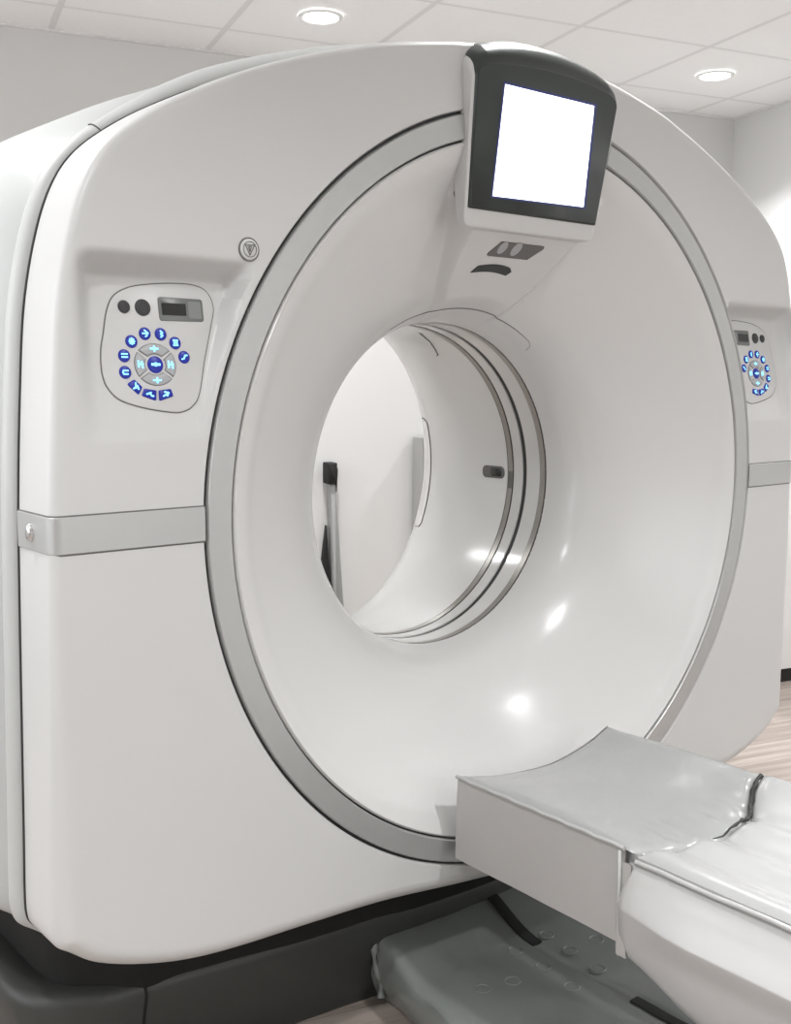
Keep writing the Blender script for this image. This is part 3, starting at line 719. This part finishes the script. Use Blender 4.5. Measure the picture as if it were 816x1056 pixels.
# ------------------------------------------------------------------ dark vinyl apron over the table foot
ap = thing('foot_cover', (0, -.5, FLOOR), 'dark green-grey glossy vinyl cover draped over the foot of the table below it', 'vinyl cover')
def ap_z(x, y):
    z = -.888 + .006*noise.noise(Vector((x*5, y*4, 3))) + .004*noise.noise(Vector((x*14, y*10, 5)))
    z += .035*sstep(.0, .16, y)                                   # rises where it meets the scanner
    z -= .004*math.exp(-((x - .01)/.012)**2)
    return z
rows = []; NY = 90
for j in range(NY + 1):
    y = .17 - 1.24*j/NY; row = []
    w_ = .262 + .16*min(.35, max(0, .11 - y)) + .012*noise.noise(Vector((0, y*6, 9)))
    for (dx, z) in ((.02, FLOOR + .004), (.006, FLOOR + .03), (-.006, -.94), (-.006, -.915), (-.002, -.900)):
        row.append((-w_ + dx + .006*noise.noise(Vector((z*9, y*9, 2))), y, z))
    for i in range(61): x = -w_ + 2*w_*i/60; row.append((x, y, ap_z(x, y) - .010*math.exp(-min(i, 60 - i)*1.2)))
    for (dx, z) in ((.002, -.900), (.006, -.915), (.006, -.94), (-.006, FLOOR + .03), (-.02, FLOOR + .004)): row.append((w_ + dx, y, z))
    rows.append(row)
g = G(); g.loft(rows, False)
# embossed snap rings pressed in the sheet
for x, y in ((-.048, -.018), (-.045, -.088), (-.128, -.090), (-.192, -.077), (.035, -.084), (.107, -.089), (.040, -.017), (.029, -.160), (-.052, -.168)):
    n = 20; g.loft([[(x + (.014 + .0018*cos(b))*cos(2*pi*k/n), y + (.014 + .0018*cos(b))*sin(2*pi*k/n), ap_z(x, y) + .0006 + .0012*sin(b)) for k in range(n)] for b in (0, pi/2, pi)])
g.build('vinyl_sheet', M['mat'], ap, 60)
def strap(pts, wd=.013):
    g = G(); L = []
    for x, y in pts: z = ap_z(x, y); L.append([(x - wd, y, z + .001), (x - wd, y, z + .0045), (x + wd, y, z + .0045), (x + wd, y, z + .001)])
    g.loft(L, True, True, True); g.build('strap', M['strap'], ap, 40)
strap([(.028 - .022*k/10, .165 - .19*k/10) for k in range(11)])
strap([(-.002, -.270 - .45*k/12) for k in range(13)], .011)
g = G(); g.tube([(-.265 - .006*sin(k*.8), .15 - .01*k*.2, -.865 - .016*k) for k in range(8)], [.006 + .003*sin(k*2) for k in range(8)], 8); g.build('gathered_tie', M['mat'], ap, 60)

# ------------------------------------------------------------------ far corner: cabinet with counter
c0 = Vector((2.439, .93, 0)); cs = c0.dot(S); ct = c0.dot(T)
cb = thing('base_cabinet', rp((cs + DR)/2, ct + .3, FLOOR), 'white base cabinet with black toe kick past the right edge of the scanner', 'cabinet')
KH = .055
s0 = cs - .16; s1 = DR - .014
g = G(); g.box(rp(s0 + .01, ct + .01, FLOOR), S*(s1 - s0 - .02), T*.55, (0, 0, KH)); g.build('toe_kick', M['baseboard'], cb, 0)
g = G(); g.box(rp(s0, ct + .012, FLOOR + KH), S*(s1 - s0), T*.56, (0, 0, -.03 - FLOOR - KH)); g.build('carcass', M['cab'], cb, 0)
wd = (s1 - s0 - .006)/2
for k in range(2):
    a = s0 + .003 + k*wd; fn = rframe(rp(a, ct + .012, FLOOR + KH + .004), S, (0, 0, 1), -T)
    g = G(); plate(g, rounded([(0, 0), (wd - .003, 0), (wd - .003, -.04 - FLOOR - KH), (0, -.04 - FLOOR - KH)], .003), fn, 0, .018, .002); d = g.build('door', M['cab'], cb)
    hx = wd - .04 if k == 0 else .04
    g = G(); b = rp(a + hx, ct - .03, -.12); g.tube([b + T*.026, b, b - Vector((0, 0, .12)), b - Vector((0, 0, .12)) + T*.026], .005); g.build('handle', M['chrome'], d)
g = G(); plate(g, rounded([(s0 - .01, ct - .015), (s1, ct - .015), (s1, ct + .58), (s0 - .01, ct + .58)], .004), lambda u, v, h: rp(u, v, -.03 + h), 0, .032, .004); g.build('counter', M['cab'], cb)
# dark and white box for an unidentified object on it, only its edge in view
mo = thing('counter_box', rp(cs + .13, ct + .3, .10), 'small dark grey and white box on the cabinet counter at the right edge', 'box')
g = G(); fn = rframe(rp(cs + .10, ct + .30, .002), S, (0, 0, 1), -T); plate(g, rounded([(0, 0), (.22, 0), (.22, .10), (0, .10)], .01), fn, -.1, 0, .005); g.build('lower_box', M['cab'], mo)
g = G(); fn = rframe(rp(cs + .095, ct + .30, .104), S, (0, 0, 1), -T); plate(g, rounded([(0, 0), (.23, 0), (.23, .09), (0, .09)], .01), fn, -.1, 0, .005); g.build('upper_box', M['display'], mo)
for o in mo.children: pass

# ------------------------------------------------------------------ back wall, seen through the bore
def wb(s, z, d=0): return rp(s, DB - d, z)
def sb(x, y): return Vector((x, y, 0)).dot(S)
bs = sb(1.283, 2.514)
bd = thing('positioning_board', wb(bs, FLOOR, .03), 'grey narrow board with black top cap standing against the far wall, seen through the bore', 'board')
g = G()
P0 = [(bs - .022, -.235), (bs + .022, -.235), (bs + .060, FLOOR + .0), (bs - .0, FLOOR + .0)]
fnb = lambda u, v, h: rp(u, DB - .014 - h - .0*v, v)
plate(g, rounded([(bs - .004, -.235), (bs + .022, -.235), (bs + .075, FLOOR + .002), (bs + .022, FLOOR + .002)], .004), fnb, 0, .05, .004); g.build('board', M['boardgrey'], bd)
g = G(); plate(g, rounded([(bs - .020, -.232), (bs + .026, -.232), (bs + .026, -.138), (bs - .020, -.138)], .006), fnb, 0, .065, .006); g.build('cap', M['strap'], bd)
g = G(); g.tube([rp(bs + .028, DB - .03, -.145), rp(bs + .034, DB - .045, -.17), rp(bs + .030, DB - .04, -.27)], .006); g.build('pull_cord', M['strap'], bd)
g = G(); plate(g, [(bs - .012, -.42), (bs + .012, -.85), (bs - .035, -.85), (bs - .035, -.60)], fnb, 0, .03, .003); g.build('side_strap', M['strap'], bd)
ps = sb(1.691, 2.404)
pn = thing('grey_cabinet', wb(ps + .2, FLOOR, .04), 'tall pale grey locker with an upper flap against the far wall, seen through the bore', 'cabinet')
def pplate(name, s0, s1, z0, z1, h0, h1, m_): g = G(); plate(g, rounded([(s0, z0), (s1, z0), (s1, z1), (s0, z1)], .003), fnb, h0, h1, .002); return g.build(name, m_, pn)
pplate('carcass', ps, ps + .5, FLOOR + .0, -.032, 0, .10, M['panelgrey'])
pplate('upper_door', ps + .006, ps + .49, -.135, -.038, .10, .112, M['panelgrey'])
pplate('lower_door', ps + .006, ps + .49, FLOOR + .05, -.141, .10, .112, M['panelgrey'])
